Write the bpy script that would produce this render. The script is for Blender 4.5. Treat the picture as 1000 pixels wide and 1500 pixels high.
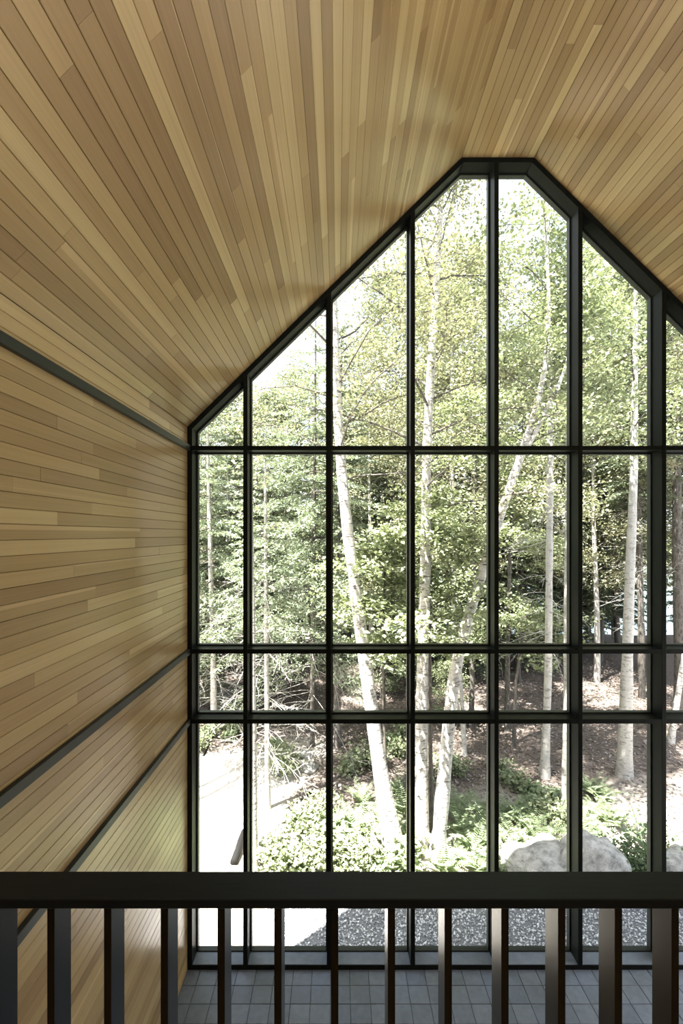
import bpy, bmesh, math
import numpy as np
from mathutils import Vector, Matrix, noise as mnoise

for o in list(bpy.data.objects):
    bpy.data.objects.remove(o)
SC = bpy.context.scene
COL = SC.collection
# ------------------------------------------------------------------ camera
F = 710.0                 # focal length in pixels of the 1000 x 1500 frame
VPX, VPY = 494.0, 783.0   # vanishing point of the room's depth
CAMZ = 4.72
K = 0.0074                # metres per pixel on the window plane
D = K * F                 # distance to the window plane
cam_d = bpy.data.cameras.new('camera')
cam = bpy.data.objects.new('camera', cam_d)
COL.objects.link(cam)
cam.location = (0, 0, CAMZ)
cam.rotation_euler = (math.pi / 2, 0, 0)
cam_d.sensor_fit = 'VERTICAL'
cam_d.sensor_height = 36.0
cam_d.sensor_width = 24.0
cam_d.lens = F / 1500.0 * 36.0
cam_d.shift_x = (500 - VPX) / 1500.0
cam_d.shift_y = (VPY - 750) / 1500.0
cam_d.clip_start = 0.02
cam_d.clip_end = 800
SC.camera = cam
# ------------------------------------------------------------------ sky, sun, added fill lamps, exposure
SUN_EL = math.radians(66)
SUN_DIR = Vector((0.75 * math.cos(SUN_EL), 0.66 * math.cos(SUN_EL), -math.sin(SUN_EL))).normalized()
W = bpy.data.worlds.new('sky')
SC.world = W
W.use_nodes = True
wn = W.node_tree.nodes
bg = wn['Background']
sky = wn.new('ShaderNodeTexSky')
sky.sky_type = 'NISHITA'
sky.sun_disc = False
sky.sun_elevation = SUN_EL
sky.sun_rotation = math.atan2(-SUN_DIR.x, -SUN_DIR.y)
sky.air_density = 1.0
sky.dust_density = 3.5
sky.ozone_density = 1.0
hz = wn.new('ShaderNodeMix')
hz.data_type = 'RGBA'
hz.inputs[0].default_value = 0.55
W.node_tree.links.new(sky.outputs[0], hz.inputs[6])
hz.inputs[7].default_value = (5.6, 5.9, 6.3, 1)      # thin bright summer haze
W.node_tree.links.new(hz.outputs[2], bg.inputs[0])
bg.inputs[1].default_value = 0.205
sd = bpy.data.lights.new('sun', 'SUN')
sd.energy = 19.0
sd.angle = math.radians(0.6)
sd.color = (1.0, 0.96, 0.89)
sun = bpy.data.objects.new('sun', sd)
COL.objects.link(sun)
sun.rotation_euler = SUN_DIR.to_track_quat('-Z', 'Y').to_euler()
sun.location = (-20, -20, 40)


def area(name, loc, target, sx, sy, energy, color):
    l = bpy.data.lights.new(name, 'AREA')
    l.shape = 'RECTANGLE'
    l.size, l.size_y, l.energy, l.color = sx, sy, energy, color
    o = bpy.data.objects.new(name, l)
    COL.objects.link(o)
    o.location = loc
    o.rotation_euler = (Vector(target) - Vector(loc)).to_track_quat('-Z', 'Y').to_euler()
    return o


# two added, unseen fill lamps: beside the right wall, and facing up under the ceiling
area('added_side_fill', (5.02, 4.55, 3.6), (-1.6, 3.2, 4.2), 1.2, 6.0, 60, (1.0, 0.98, 0.93))
area('added_ceiling_fill', (1.7, -0.9, 5.05), (1.7, -0.9, 9.0), 4.6, 1.6, 84, (1.0, 0.96, 0.90))
SC.view_settings.view_transform = 'Standard'
SC.view_settings.look = 'None'
SC.view_settings.exposure = 1.35
SC.view_settings.gamma = 1.0
SC.view_settings.use_curve_mapping = False
SC.cycles.max_bounces = 10
SC.cycles.diffuse_bounces = 5
SC.cycles.transparent_max_bounces = 16
SC.cycles.sample_clamp_indirect = 6.0
SC.cycles.use_denoising = True

# ------------------------------------------------------------------ helpers
RNG = np.random.default_rng(7)


def at(px, py, Y):
    return Vector(((px - VPX) * Y / F, Y, CAMZ + (VPY - py) * Y / F))


def wx(px):
    return (px - VPX) * K


def wz(py):
    return CAMZ + (VPY - py) * K


def link(name, me, mat=None, parent=None, **props):
    o = bpy.data.objects.new(name, me)
    COL.objects.link(o)
    if mat is not None and me is not None and len(me.materials) == 0:
        me.materials.append(mat)
    if parent is not None:
        o.parent = parent
    for k, v in props.items():
        o[k] = v
    return o


def empty(name, loc=(0, 0, 0), **props):
    o = bpy.data.objects.new(name, None)
    COL.objects.link(o)
    o.location = loc
    o.empty_display_size = 0.1
    for k, v in props.items():
        o[k] = v
    return o


def mesh_np(name, verts, quads=None, tris=None, smooth=False):
    me = bpy.data.meshes.new(name)
    verts = np.asarray(verts, dtype=np.float32).reshape(-1, 3)
    q = np.zeros((0, 4), np.int32) if quads is None or len(quads) == 0 else np.asarray(quads, np.int32).reshape(-1, 4)
    t = np.zeros((0, 3), np.int32) if tris is None or len(tris) == 0 else np.asarray(tris, np.int32).reshape(-1, 3)
    me.vertices.add(len(verts))
    me.vertices.foreach_set('co', verts.ravel())
    me.loops.add(q.size + t.size)
    me.loops.foreach_set('vertex_index', np.concatenate([q.ravel(), t.ravel()]))
    me.polygons.add(len(q) + len(t))
    ls = np.concatenate([np.arange(len(q)) * 4, q.size + np.arange(len(t)) * 3]).astype(np.int32)
    me.polygons.foreach_set('loop_start', ls)
    if smooth:
        me.polygons.foreach_set('use_smooth', np.ones(len(q) + len(t), bool))
    me.update(calc_edges=True)
    me.validate()
    return me


def prism(name, poly, y0, y1, bevel=0.0):
    """polygon in x,z extruded from y0 to y1"""
    bm = bmesh.new()
    a = [bm.verts.new((p[0], y0, p[1])) for p in poly]
    b = [bm.verts.new((p[0], y1, p[1])) for p in poly]
    n = len(poly)
    bm.faces.new(a)
    bm.faces.new(b[::-1])
    for i in range(n):
        bm.faces.new((a[i], b[i], b[(i + 1) % n], a[(i + 1) % n]))
    bmesh.ops.recalc_face_normals(bm, faces=bm.faces)
    if bevel:
        bmesh.ops.bevel(bm, geom=list(bm.edges), offset=bevel, segments=1, affect='EDGES', clamp_overlap=True)
    me = bpy.data.meshes.new(name)
    bm.to_mesh(me)
    bm.free()
    return me


def box(name, lo, hi, bevel=0.0):
    return prism(name, [(lo[0], lo[2]), (hi[0], lo[2]), (hi[0], hi[2]), (lo[0], hi[2])], lo[1], hi[1], bevel)


def offset_poly(poly, d):
    """inward offset of a convex counter-clockwise polygon"""
    n = len(poly)
    out = []
    for i in range(n):
        p0, p1, p2 = Vector(poly[i - 1]), Vector(poly[i]), Vector(poly[(i + 1) % n])
        e1, e2 = (p1 - p0).normalized(), (p2 - p1).normalized()
        n1, n2 = Vector((-e1.y, e1.x)), Vector((-e2.y, e2.x))
        a, b = p0 + n1 * d, p1 + n2 * d
        den = e1.x * e2.y - e1.y * e2.x
        t = ((b.x - a.x) * e2.y - (b.y - a.y) * e2.x) / den
        out.append((a.x + e1.x * t, a.y + e1.y * t))
    return out


# ------------------------------------------------------------------ materials
def mat(name):
    m = bpy.data.materials.new(name)
    m.use_nodes = True
    nt = m.node_tree
    return m, nt, nt.nodes['Principled BSDF'], nt.nodes['Material Output']


def ramp(nt, stops, src):
    r = nt.nodes.new('ShaderNodeValToRGB')
    e = r.color_ramp.elements
    while len(e) < len(stops):
        e.new(0.5)
    for i, (p, c) in enumerate(stops):
        e[i].position = p
        e[i].color = (c[0], c[1], c[2], 1)
    nt.links.new(src, r.inputs[0])
    return r.outputs[0]


def math_node(nt, op, a, b=None):
    n = nt.nodes.new('ShaderNodeMath')
    n.operation = op
    for i, v in enumerate((a, b)):
        if v is None:
            continue
        if isinstance(v, (int, float)):
            n.inputs[i].default_value = v
        else:
            nt.links.new(v, n.inputs[i])
    return n.outputs[0]


def mixc(nt, fac, a, b, mode='MIX'):
    n = nt.nodes.new('ShaderNodeMix')
    n.data_type = 'RGBA'
    n.blend_type = mode
    for s, v in ((0, fac), (6, a), (7, b)):
        if isinstance(v, (int, float)):
            n.inputs[s].default_value = v
        elif isinstance(v, (tuple, list)):
            n.inputs[s].default_value = (v[0], v[1], v[2], 1)
        else:
            nt.links.new(v, n.inputs[s])
    return n.outputs[2]


def noise_tex(nt, vec, scale, detail=4, rough=0.55, w=None, dist=0.0):
    n = nt.nodes.new('ShaderNodeTexNoise')
    if w is not None:
        n.noise_dimensions = '4D'
        nt.links.new(w, n.inputs['W'])
    n.inputs['Scale'].default_value = scale
    n.inputs['Detail'].default_value = detail
    n.inputs['Roughness'].default_value = rough
    n.inputs['Distortion'].default_value = dist
    if vec is not None:
        nt.links.new(vec, n.inputs['Vector'])
    return n.outputs['Fac']


def mapping(nt, src, scale):
    n = nt.nodes.new('ShaderNodeMapping')
    n.inputs['Scale'].default_value = scale
    nt.links.new(src, n.inputs['Vector'])
    return n.outputs[0]


def bump(nt, bsdf, h, strength, dist=0.01):
    b = nt.nodes.new('ShaderNodeBump')
    b.inputs['Strength'].default_value = strength
    b.inputs['Distance'].default_value = dist
    nt.links.new(h, b.inputs['Height'])
    nt.links.new(b.outputs[0], bsdf.inputs['Normal'])


def wood_material(name, slab=False):
    m, nt, bs, _ = mat(name)
    oi = nt.nodes.new('ShaderNodeObjectInfo')
    tc = nt.nodes.new('ShaderNodeTexCoord')
    rnd = oi.outputs['Random']
    w = math_node(nt, 'MULTIPLY', rnd, 83.0)
    base = ramp(nt, [(0.0, (0.285, 0.190, 0.088)), (0.25, (0.345, 0.238, 0.112)), (0.5, (0.392, 0.278, 0.132)),
                     (0.85, (0.450, 0.332, 0.160)), (1.0, (0.54, 0.420, 0.215))], rnd)
    obj = tc.outputs['Object']
    fine = noise_tex(nt, mapping(nt, obj, (1.4, 150, 150)), 1.0, 5, 0.6, w, 0.2)
    broad = noise_tex(nt, mapping(nt, obj, (0.9, 26, 26)), 1.0, 3, 0.5, w, 0.6)
    c = mixc(nt, 1.0, base, ramp(nt, [(0.25, (0.90, 0.88, 0.86)), (0.75, (1.07, 1.07, 1.08))], fine), 'MULTIPLY')
    c = mixc(nt, 1.0, c, ramp(nt, [(0.3, (0.94, 0.93, 0.92)), (0.7, (1.05, 1.05, 1.06))], broad), 'MULTIPLY')
    # pale sapwood along one edge of some boards
    sp = nt.nodes.new('ShaderNodeSeparateXYZ')
    nt.links.new(obj, sp.inputs[0])
    r2 = math_node(nt, 'FRACT', math_node(nt, 'MULTIPLY', rnd, 17.31))
    edge = math_node(nt, 'ADD', math_node(nt, 'MULTIPLY', sp.outputs[1], 14.0), math_node(nt, 'MULTIPLY', broad, 0.5))
    sap = math_node(nt, 'GREATER_THAN', edge, math_node(nt, 'ADD', math_node(nt, 'MULTIPLY', r2, 5.5), 0.2))
    c = mixc(nt, math_node(nt, 'MULTIPLY', sap, 0.55), c, (0.62, 0.46, 0.25))
    # small dark knots and pitch marks, rare
    kn = nt.nodes.new('ShaderNodeTexVoronoi')
    kn.voronoi_dimensions = '4D'
    kn.inputs['Scale'].default_value = 1.0
    nt.links.new(mapping(nt, obj, (2.2, 24, 24)), kn.inputs['Vector'])
    nt.links.new(w, kn.inputs['W'])
    kf = ramp(nt, [(0.0, (1, 1, 1)), (0.07, (0, 0, 0))], kn.outputs['Distance'])
    c = mixc(nt, math_node(nt, 'MULTIPLY', kf, 0.55), c, (0.13, 0.07, 0.035))
    nt.links.new(c, bs.inputs['Base Color'])
    nt.links.new(math_node(nt, 'ADD', math_node(nt, 'MULTIPLY', fine, 0.10), 0.20), bs.inputs['Roughness'])
    bs.inputs['Specular IOR Level'].default_value = 0.5
    bump(nt, bs, fine, 0.03, 0.002)
    return m


M_WOOD = wood_material('fir_planks')
m, nt, bs, _ = mat('plank_backing')
bs.inputs['Base Color'].default_value = (0.08, 0.05, 0.028, 1)
bs.inputs['Roughness'].default_value = 0.9
M_BACK = m


def paint(name, col, rough, spec=0.5, grain=(3, 3, 0.4), vary=0.12):
    m, nt, bs, _ = mat(name)
    tc = nt.nodes.new('ShaderNodeTexCoord')
    f = noise_tex(nt, mapping(nt, tc.outputs['Object'], grain), 14, 4)
    c = ramp(nt, [(0.3, [v * 0.85 for v in col]), (0.7, [v * 1.15 for v in col])], f)
    nt.links.new(c, bs.inputs['Base Color'])
    nt.links.new(math_node(nt, 'ADD', math_node(nt, 'MULTIPLY', f, vary), rough - vary / 2), bs.inputs['Roughness'])
    bs.inputs['Specular IOR Level'].default_value = spec
    return m


M_FRAME = paint('black_painted_frame', (0.0115, 0.0142, 0.0130), 0.36, 0.07)
M_STOP = paint('black_glazing_stop', (0.024, 0.029, 0.027), 0.4, 0.3)
M_TRIM = paint('black_trim', (0.009, 0.0108, 0.0104), 0.40, 0.35, (3, 0.4, 3))
M_RAIL = paint('blackened_steel', (0.006, 0.0062, 0.0066), 0.24, 0.26, (14, 14, 0.15), 0.02)
M_HANDRAIL = paint('black_handrail_lacquer', (0.0105, 0.0155, 0.0245), 0.34, 0.10, (0.6, 12, 2), 0.05)
M_WHITE = paint('white_plaster', (0.62, 0.60, 0.56), 0.8, 0.2, (1, 1, 1))
M_CONC = paint('concrete', (0.30, 0.29, 0.275), 0.9, 0.2, (1, 1, 1))
M_ROOF = paint('dark_roofing', (0.03, 0.03, 0.032), 0.8, 0.3, (1, 1, 1))

m, nt, bs, out = mat('window_glass')
nt.nodes.remove(bs)
tr = nt.nodes.new('ShaderNodeBsdfTransparent')
tr.inputs[0].default_value = (0.965, 0.985, 0.975, 1)
gl = nt.nodes.new('ShaderNodeBsdfGlossy')
gl.inputs['Roughness'].default_value = 0.0
fr = nt.nodes.new('ShaderNodeFresnel')
fr.inputs['IOR'].default_value = 1.2      # coated low-reflection glazing
mx = nt.nodes.new('ShaderNodeMixShader')
nt.links.new(fr.outputs[0], mx.inputs[0])
nt.links.new(tr.outputs[0], mx.inputs[1])
nt.links.new(gl.outputs[0], mx.inputs[2])
nt.links.new(mx.outputs[0], out.inputs[0])
M_GLASS = m

m, nt, bs, _ = mat('blue_grey_cement_tile')
oi = nt.nodes.new('ShaderNodeObjectInfo')
tc = nt.nodes.new('ShaderNodeTexCoord')
w = math_node(nt, 'MULTIPLY', oi.outputs['Random'], 50.0)
n1 = noise_tex(nt, tc.outputs['Object'], 14, 5, 0.6, w)
n2 = noise_tex(nt, tc.outputs['Object'], 60, 3, 0.6, w)
b = ramp(nt, [(0, (0.140, 0.172, 0.238)), (0.5, (0.160, 0.195, 0.265)), (1, (0.182, 0.220, 0.292))], oi.outputs['Random'])
c = mixc(nt, 1.0, b, ramp(nt, [(0.25, (0.75, 0.75, 0.76)), (0.75, (1.2, 1.2, 1.2))], n1), 'MULTIPLY')
nt.links.new(c, bs.inputs['Base Color'])
nt.links.new(math_node(nt, 'ADD', math_node(nt, 'MULTIPLY', n1, 0.25), 0.38), bs.inputs['Roughness'])
bump(nt, bs, n2, 0.05, 0.003)
M_TILE = m
M_GROUT = paint('pale_grout', (0.20, 0.205, 0.21), 0.9, 0.2, (1, 1, 1))


def leaf_material(name, cols, trans=0.28, rough=0.5, spec=0.35):
    m, nt, bs, out = mat(name)
    g = nt.nodes.new('ShaderNodeNewGeometry')
    tc = nt.nodes.new('ShaderNodeTexCoord')
    n = noise_tex(nt, tc.outputs['Object'], 0.9, 2)
    f = math_node(nt, 'ADD', math_node(nt, 'MULTIPLY', g.outputs['Random Per Island'], 0.65), math_node(nt, 'MULTIPLY', n, 0.35))
    k = len(cols) - 1
    c = ramp(nt, [(i / k, cc) for i, cc in enumerate(cols)], f)
    nt.links.new(c, bs.inputs['Base Color'])
    bs.inputs['Roughness'].default_value = rough
    bs.inputs['Specular IOR Level'].default_value = spec
    t = nt.nodes.new('ShaderNodeBsdfTranslucent')
    nt.links.new(mixc(nt, 1.0, c, (1.05, 1.1, 0.8), 'MULTIPLY'), t.inputs[0])
    x = nt.nodes.new('ShaderNodeMixShader')
    x.inputs[0].default_value = trans
    nt.links.new(bs.outputs[0], x.inputs[1])
    nt.links.new(t.outputs[0], x.inputs[2])
    nt.links.new(x.outputs[0], out.inputs[0])
    return m


M_BIRCHLEAF = leaf_material('birch_leaves', [(0.13, 0.145, 0.085), (0.22, 0.23, 0.145), (0.34, 0.335, 0.225), (0.31, 0.25, 0.17)])
M_MAPLELEAF = leaf_material('maple_leaves', [(0.16, 0.19, 0.105), (0.27, 0.305, 0.18), (0.42, 0.445, 0.30)])
M_DARKLEAF = leaf_material('forest_leaves', [(0.095, 0.115, 0.068), (0.17, 0.19, 0.115), (0.28, 0.29, 0.185)])
M_NEEDLE = leaf_material('spruce_needles', [(0.15, 0.185, 0.125), (0.22, 0.26, 0.175), (0.31, 0.345, 0.245)], 0.2)
M_DARKNEEDLE = leaf_material('fir_needles', [(0.07, 0.09, 0.055), (0.105, 0.13, 0.08), (0.15, 0.18, 0.11)], 0.2)
M_FERN = leaf_material('fern_fronds', [(0.17, 0.22, 0.12), (0.30, 0.36, 0.22), (0.46, 0.51, 0.35)], 0.4)
M_BLUEFERN = leaf_material('bushy_leaves', [(0.11, 0.16, 0.09), (0.16, 0.22, 0.12), (0.22, 0.27, 0.15)], 0.35)
M_LITTER = leaf_material('fallen_leaves', [(0.09, 0.070, 0.060), (0.18, 0.145, 0.125), (0.32, 0.27, 0.245), (0.44, 0.38, 0.35)], 0.1)


def bark_material(name, base, dark, amount, bands=(2, 2, 9), pos=0.56):
    m, nt, bs, _ = mat(name)
    tc = nt.nodes.new('ShaderNodeTexCoord')
    v = mapping(nt, tc.outputs['Object'], bands)
    n = noise_tex(nt, v, 3.2, 6, 0.65, None, 0.4)
    n2 = noise_tex(nt, tc.outputs['Object'], 26, 5)
    f = ramp(nt, [(pos, (0, 0, 0)), (pos + 0.07, (1, 1, 1))], n)
    c = mixc(nt, 1.0, base, ramp(nt, [(0.3, (0.82, 0.81, 0.80)), (0.7, (1.08, 1.08, 1.08))], n2), 'MULTIPLY')
    c = mixc(nt, math_node(nt, 'MULTIPLY', f, amount), c, dark)
    nt.links.new(c, bs.inputs['Base Color'])
    bs.inputs['Roughness'].default_value = 0.8
    bs.inputs['Specular IOR Level'].default_value = 0.2
    bump(nt, bs, n2, 0.4, 0.02)
    return m


M_BIRCH = bark_material('birch_bark', (0.56, 0.535, 0.50), (0.07, 0.06, 0.055), 0.9, (2.4, 2.4, 11), 0.535)
M_PALEBARK = bark_material('pale_grey_bark', (0.46, 0.44, 0.41), (0.16, 0.15, 0.13), 0.7, (2, 2, 6), 0.54)
M_DARKBARK = bark_material('grey_brown_bark', (0.135, 0.122, 0.108), (0.05, 0.045, 0.04), 0.8, (6, 6, 2), 0.5)
M_DEADTWIG = bark_material('dead_twigs', (0.44, 0.42, 0.39), (0.25, 0.23, 0.21), 0.5)
M_LOG = bark_material('near_black_log', (0.009, 0.0086, 0.0082), (0.005, 0.005, 0.005), 0.7)  # near-black; also colours the trunk shadow built as a log

m, nt, bs, _ = mat('granite_rock')
tc = nt.nodes.new('ShaderNodeTexCoord')
n = noise_tex(nt, tc.outputs['Object'], 3.0, 8, 0.65)
n2 = noise_tex(nt, tc.outputs['Object'], 30, 4)
c = ramp(nt, [(0.34, (0.17, 0.165, 0.155)), (0.5, (0.42, 0.405, 0.38)), (0.66, (0.60, 0.58, 0.55))], n)  # granite mottle, contrast raised so dark tones carry the hollows' shade
c = mixc(nt, 1.0, c, ramp(nt, [(0.3, (0.8, 0.8, 0.8)), (0.7, (1.1, 1.1, 1.1))], n2), 'MULTIPLY')
nt.links.new(c, bs.inputs['Base Color'])
bs.inputs['Roughness'].default_value = 0.85
bump(nt, bs, n, 0.6, 0.08)
M_ROCK = m

m, nt, bs, _ = mat('crushed_stone')
g = nt.nodes.new('ShaderNodeNewGeometry')
nt.links.new(ramp(nt, [(0, (0.18, 0.19, 0.21)), (0.5, (0.54, 0.55, 0.58)), (1, (0.83, 0.84, 0.86))], g.outputs['Random Per Island']), bs.inputs['Base Color'])
bs.inputs['Roughness'].default_value = 0.85
M_GRAVEL = m

m, nt, bs, _ = mat('mossy_shade_dark_rock')  # boulder's shade put into this dark colour; green moss tone in places
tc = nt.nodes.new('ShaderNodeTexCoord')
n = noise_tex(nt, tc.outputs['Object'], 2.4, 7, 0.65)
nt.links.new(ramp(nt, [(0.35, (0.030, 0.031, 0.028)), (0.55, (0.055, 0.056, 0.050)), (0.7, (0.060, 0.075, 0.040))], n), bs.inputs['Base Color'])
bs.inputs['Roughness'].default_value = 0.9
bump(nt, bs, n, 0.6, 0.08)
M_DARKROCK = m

m, nt, bs, _ = mat('forest_ground')
at_ = nt.nodes.new('ShaderNodeAttribute')
at_.attribute_name = 'cover'
tc = nt.nodes.new('ShaderNodeTexCoord')
sp = nt.nodes.new('ShaderNodeSeparateColor')
nt.links.new(at_.outputs['Color'], sp.inputs[0])
n = noise_tex(nt, tc.outputs['Object'], 2.2, 6, 0.7)
n2 = noise_tex(nt, tc.outputs['Object'], 22, 6, 0.7)
lit = ramp(nt, [(0.3, (0.075, 0.060, 0.052)), (0.5, (0.15, 0.122, 0.105)), (0.7, (0.27, 0.225, 0.20))], n2)
sand = ramp(nt, [(0.3, (0.46, 0.42, 0.37)), (0.7, (0.60, 0.56, 0.50))], n2)
stone = ramp(nt, [(0.35, (0.10, 0.105, 0.115)), (0.65, (0.30, 0.305, 0.32))], noise_tex(nt, tc.outputs['Object'], 60, 5, 0.7))
c = mixc(nt, sp.outputs[0], lit, sand)
c = mixc(nt, sp.outputs[1], c, stone)
c = mixc(nt, sp.outputs[2], c, (0.09, 0.12, 0.045))
nt.links.new(c, bs.inputs['Base Color'])
bs.inputs['Roughness'].default_value = 0.95
bs.inputs['Specular IOR Level'].default_value = 0.1
bump(nt, bs, n2, 0.6, 0.05)
M_GROUND = m

m, nt, bs, _ = mat('lake_water')
bs.inputs['Base Color'].default_value = (0.07, 0.10, 0.12, 1)
bs.inputs['Roughness'].default_value = 0.12
tc = nt.nodes.new('ShaderNodeTexCoord')
bump(nt, bs, noise_tex(nt, mapping(nt, tc.outputs['Object'], (0.5, 1.6, 1)), 2.0, 4), 0.35, 0.1)
M_WATER = m

# ------------------------------------------------------------------ room shell
XL = wx(274.4)                 # left wall face
XC = wx(729.0)                 # centre line under the ridge
XR = 2 * XC - XL               # right wall face
ZE = wz(625.4)                 # eaves
ZT = wz(231.0)                 # flat ridge soffit
RX0, RX1 = wx(676.0), 2 * XC - wx(676.0)
YB = -3.6                      # back of the room
PT = 0.018                     # plank thickness
OUT = [(XL, 0.0), (XR, 0.0), (XR, ZE), (RX1, ZT), (RX0, ZT), (XL, ZE)]   # ccw seen from the room


def shift_out(p, d):
    return offset_poly(p, -d)


# planks: a unit board, x along the grain, y across, +z the visible face
def plank_mesh():
    w, t, ch, g = 0.0794 / 2, PT, 0.0026, 0.0010
    sec = [(-w + g, 0), (-w + g, t - ch), (-w + g + ch, t), (w - g - ch, t), (w - g, t - ch), (w - g, 0)]
    v = [(x, y, z) for x in (-0.5, 0.5) for y, z in sec]
    n = len(sec)
    bm = bmesh.new()
    vs = [bm.verts.new(p) for p in v]
    for i in range(n):
        j = (i + 1) % n
        bm.faces.new((vs[i], vs[j], vs[n + j], vs[n + i]))
    bm.faces.new(vs[:n][::-1])
    bm.faces.new(vs[n:])
    bmesh.ops.recalc_face_normals(bm, faces=bm.faces)
    me = bpy.data.meshes.new('plank')
    bm.to_mesh(me)
    bm.free()
    me.materials.append(M_WOOD)
    return me


PLANK = plank_mesh()


def lay_planks(parent, origin, across, normal, width, y0, y1, rng, mean=1.5):
    """courses stepping along `across`, boards running along world Y"""
    cw = 0.0794
    n = int(round(width / cw))
    cwf = width / n
    across, normal = Vector(across).normalized(), Vector(normal).normalized()
    along = across.cross(normal)
    R = Matrix((along, across, normal)).transposed()
    for i in range(n):
        y = y1
        first = True
        while y > y0:
            L = float(np.clip(rng.normal(mean, 0.55), 0.6, 3.9))
            if first:
                L *= rng.uniform(0.25, 1.0)
                first = False
            L = max(L, 0.2)
            a = max(y - L, y0)
            if a - y0 < 0.25:
                a = y0
            o = bpy.data.objects.new('plank', PLANK)
            COL.objects.link(o)
            p = Vector(origin) + across * (cwf * (i + 0.5))
            p.y = (a + y) / 2
            M = Matrix.Translation(p + normal * rng.uniform(-0.0007, 0.0007)) @ R.to_4x4()
            o.parent = parent
            o.matrix_local = M @ Matrix.Diagonal((y - a - 0.0008, cwf / cw, 1, 1))
            y = a


Y_PL = 0.35       # planks laid one by one from here to the window
Y_END = D - 0.004
rg = np.random.default_rng(21)
# left wall
wl = link('wall_left', box('wall_left', (XL - 0.3, YB, -0.95), (XL - PT, D + 0.26, ZE + 0.12)), M_BACK, kind='structure')
lay_planks(wl, (XL - PT, 0, 0), (0, 0, 1), (1, 0, 0), ZE, Y_PL, Y_END, rg, 2.3)
link('lining', box('lining', (XL - PT - 0.001, YB, 0), (XL, Y_PL - 0.001, ZE)), M_WOOD, wl)
# right wall, closed; the added fill lamp stands in front of it
wr = link('wall_right', box('wall_right', (XR + PT, YB, -0.95), (XR + 0.3, D + 0.26, ZE + 0.12)), M_BACK, kind='structure')
lay_planks(wr, (XR + PT, 0, 0), (0, 0, 1), (-1, 0, 0), ZE, Y_PL, Y_END, rg, 2.4)
link('lining', box('lining', (XR, YB, 0), (XR + PT + 0.001, Y_PL - 0.001, ZE)), M_WOOD, wr)
# ceiling: three planes on one backing shell
inner = shift_out(OUT, PT)
outer = shift_out(OUT, 0.32)
bm = bmesh.new()
prof = [inner[2], inner[3], inner[4], inner[5], outer[5], outer[4], outer[3], outer[2]]
me = bpy.data.meshes.new('ceiling')
rings = []
for y in (YB, D + 0.26):
    rings.append([bm.verts.new((p[0], y, p[1])) for p in prof])
for i in range(8):
    j = (i + 1) % 8
    bm.faces.new((rings[0][i], rings[0][j], rings[1][j], rings[1][i]))
for r in rings:
    for a, b_, c_, d_ in ((0, 1, 6, 7), (1, 2, 5, 6), (2, 3, 4, 5)):
        bm.faces.new((r[a], r[b_], r[c_], r[d_]))
bmesh.ops.recalc_face_normals(bm, faces=bm.faces)
bm.to_mesh(me)
bm.free()
ce = link('ceiling', me, M_BACK, kind='structure')
nl = Vector((ZT - ZE, 0, -(RX0 - XL))).normalized()
nr = Vector((-(ZT - ZE), 0, -(XR - RX1))).normalized()
sl = math.hypot(RX0 - XL, ZT - ZE)
lay_planks(ce, Vector((XL, 0, ZE)) - nl * PT, (RX0 - XL, 0, ZT - ZE), nl, sl, Y_PL, Y_END, rg, 2.4)
lay_planks(ce, Vector((XR, 0, ZE)) - nr * PT, (-(XR - RX1), 0, ZT - ZE), nr, sl, Y_PL, Y_END, rg, 2.6)
lay_planks(ce, Vector((RX0, 0, ZT + PT)), (1, 0, 0), (0, 0, -1), RX1 - RX0, Y_PL, Y_END, rg, 2.6)
bm = bmesh.new()
for a, b_ in ((2, 3), (3, 4), (4, 5)):
    q = [OUT[a], OUT[b_]]
    vs = [bm.verts.new((q[0][0], YB, q[0][1])), bm.verts.new((q[1][0], YB, q[1][1])),
          bm.verts.new((q[1][0], Y_PL - 0.001, q[1][1])), bm.verts.new((q[0][0], Y_PL - 0.001, q[0][1]))]
    bm.faces.new(vs)
me = bpy.data.meshes.new('lining')
bm.to_mesh(me)
bm.free()
link('lining', me, M_WOOD, ce)
# rear gable wall and floors
link('wall_back', prism('wall_back', offset_poly(OUT, -0.01), YB - 0.25, YB), M_WHITE, kind='structure')
fl = link('floor', box('floor', (XL - 0.02, YB, -0.25), (XR + 0.02, D + 0.24, -0.012)), M_GROUT, kind='structure')
link('wall_foundation', box('wall_foundation', (XL - 0.3, D + 0.02, -1.35), (XR + 0.3, D + 0.26, -0.25)), M_CONC, kind='structure')
ts = 0.2015
tm = box('tile', (-0.0985, -0.0985, -0.012), (0.0985, 0.0985, 0.0), 0.003)
tm.materials.append(M_TILE)
X0 = -1.482
Y0 = 5.0745
for j in range(-8, 1):
    for i in range(-1, 33):
        x0, x1 = max(X0 + i * ts, XL), min(X0 + (i + 1) * ts, XR)
        y0, y1 = Y0 + j * 0.2, min(Y0 + (j + 1) * 0.2, D + 0.02)
        if x1 - x0 < 0.02 or y1 - y0 < 0.02:
            continue
        o = link('tile', tm, None, fl)
        o.location = ((x0 + x1) / 2, (y0 + y1) / 2, RNG.uniform(-0.0012, 0.0004))
        o.scale = ((x1 - x0) / ts, (y1 - y0) / ts, 1)
        o.rotation_euler = (RNG.uniform(-.003, .003), RNG.uniform(-.003, .003), 0)
link('tile_field', box('tile_field', (XL, YB, -0.012), (XR, Y0 - 8 * 0.2 - 0.004, -0.001)), M_TILE, fl)
ZM = CAMZ - 1.70
link('floor_mezzanine', box('floor_mezzanine', (XL, YB, ZM - 0.3), (XR, 0.97, ZM)), M_WOOD, kind='structure')

# ------------------------------------------------------------------ the gable window
win = empty('window_1', (XC, D, 0), kind='structure')


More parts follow.
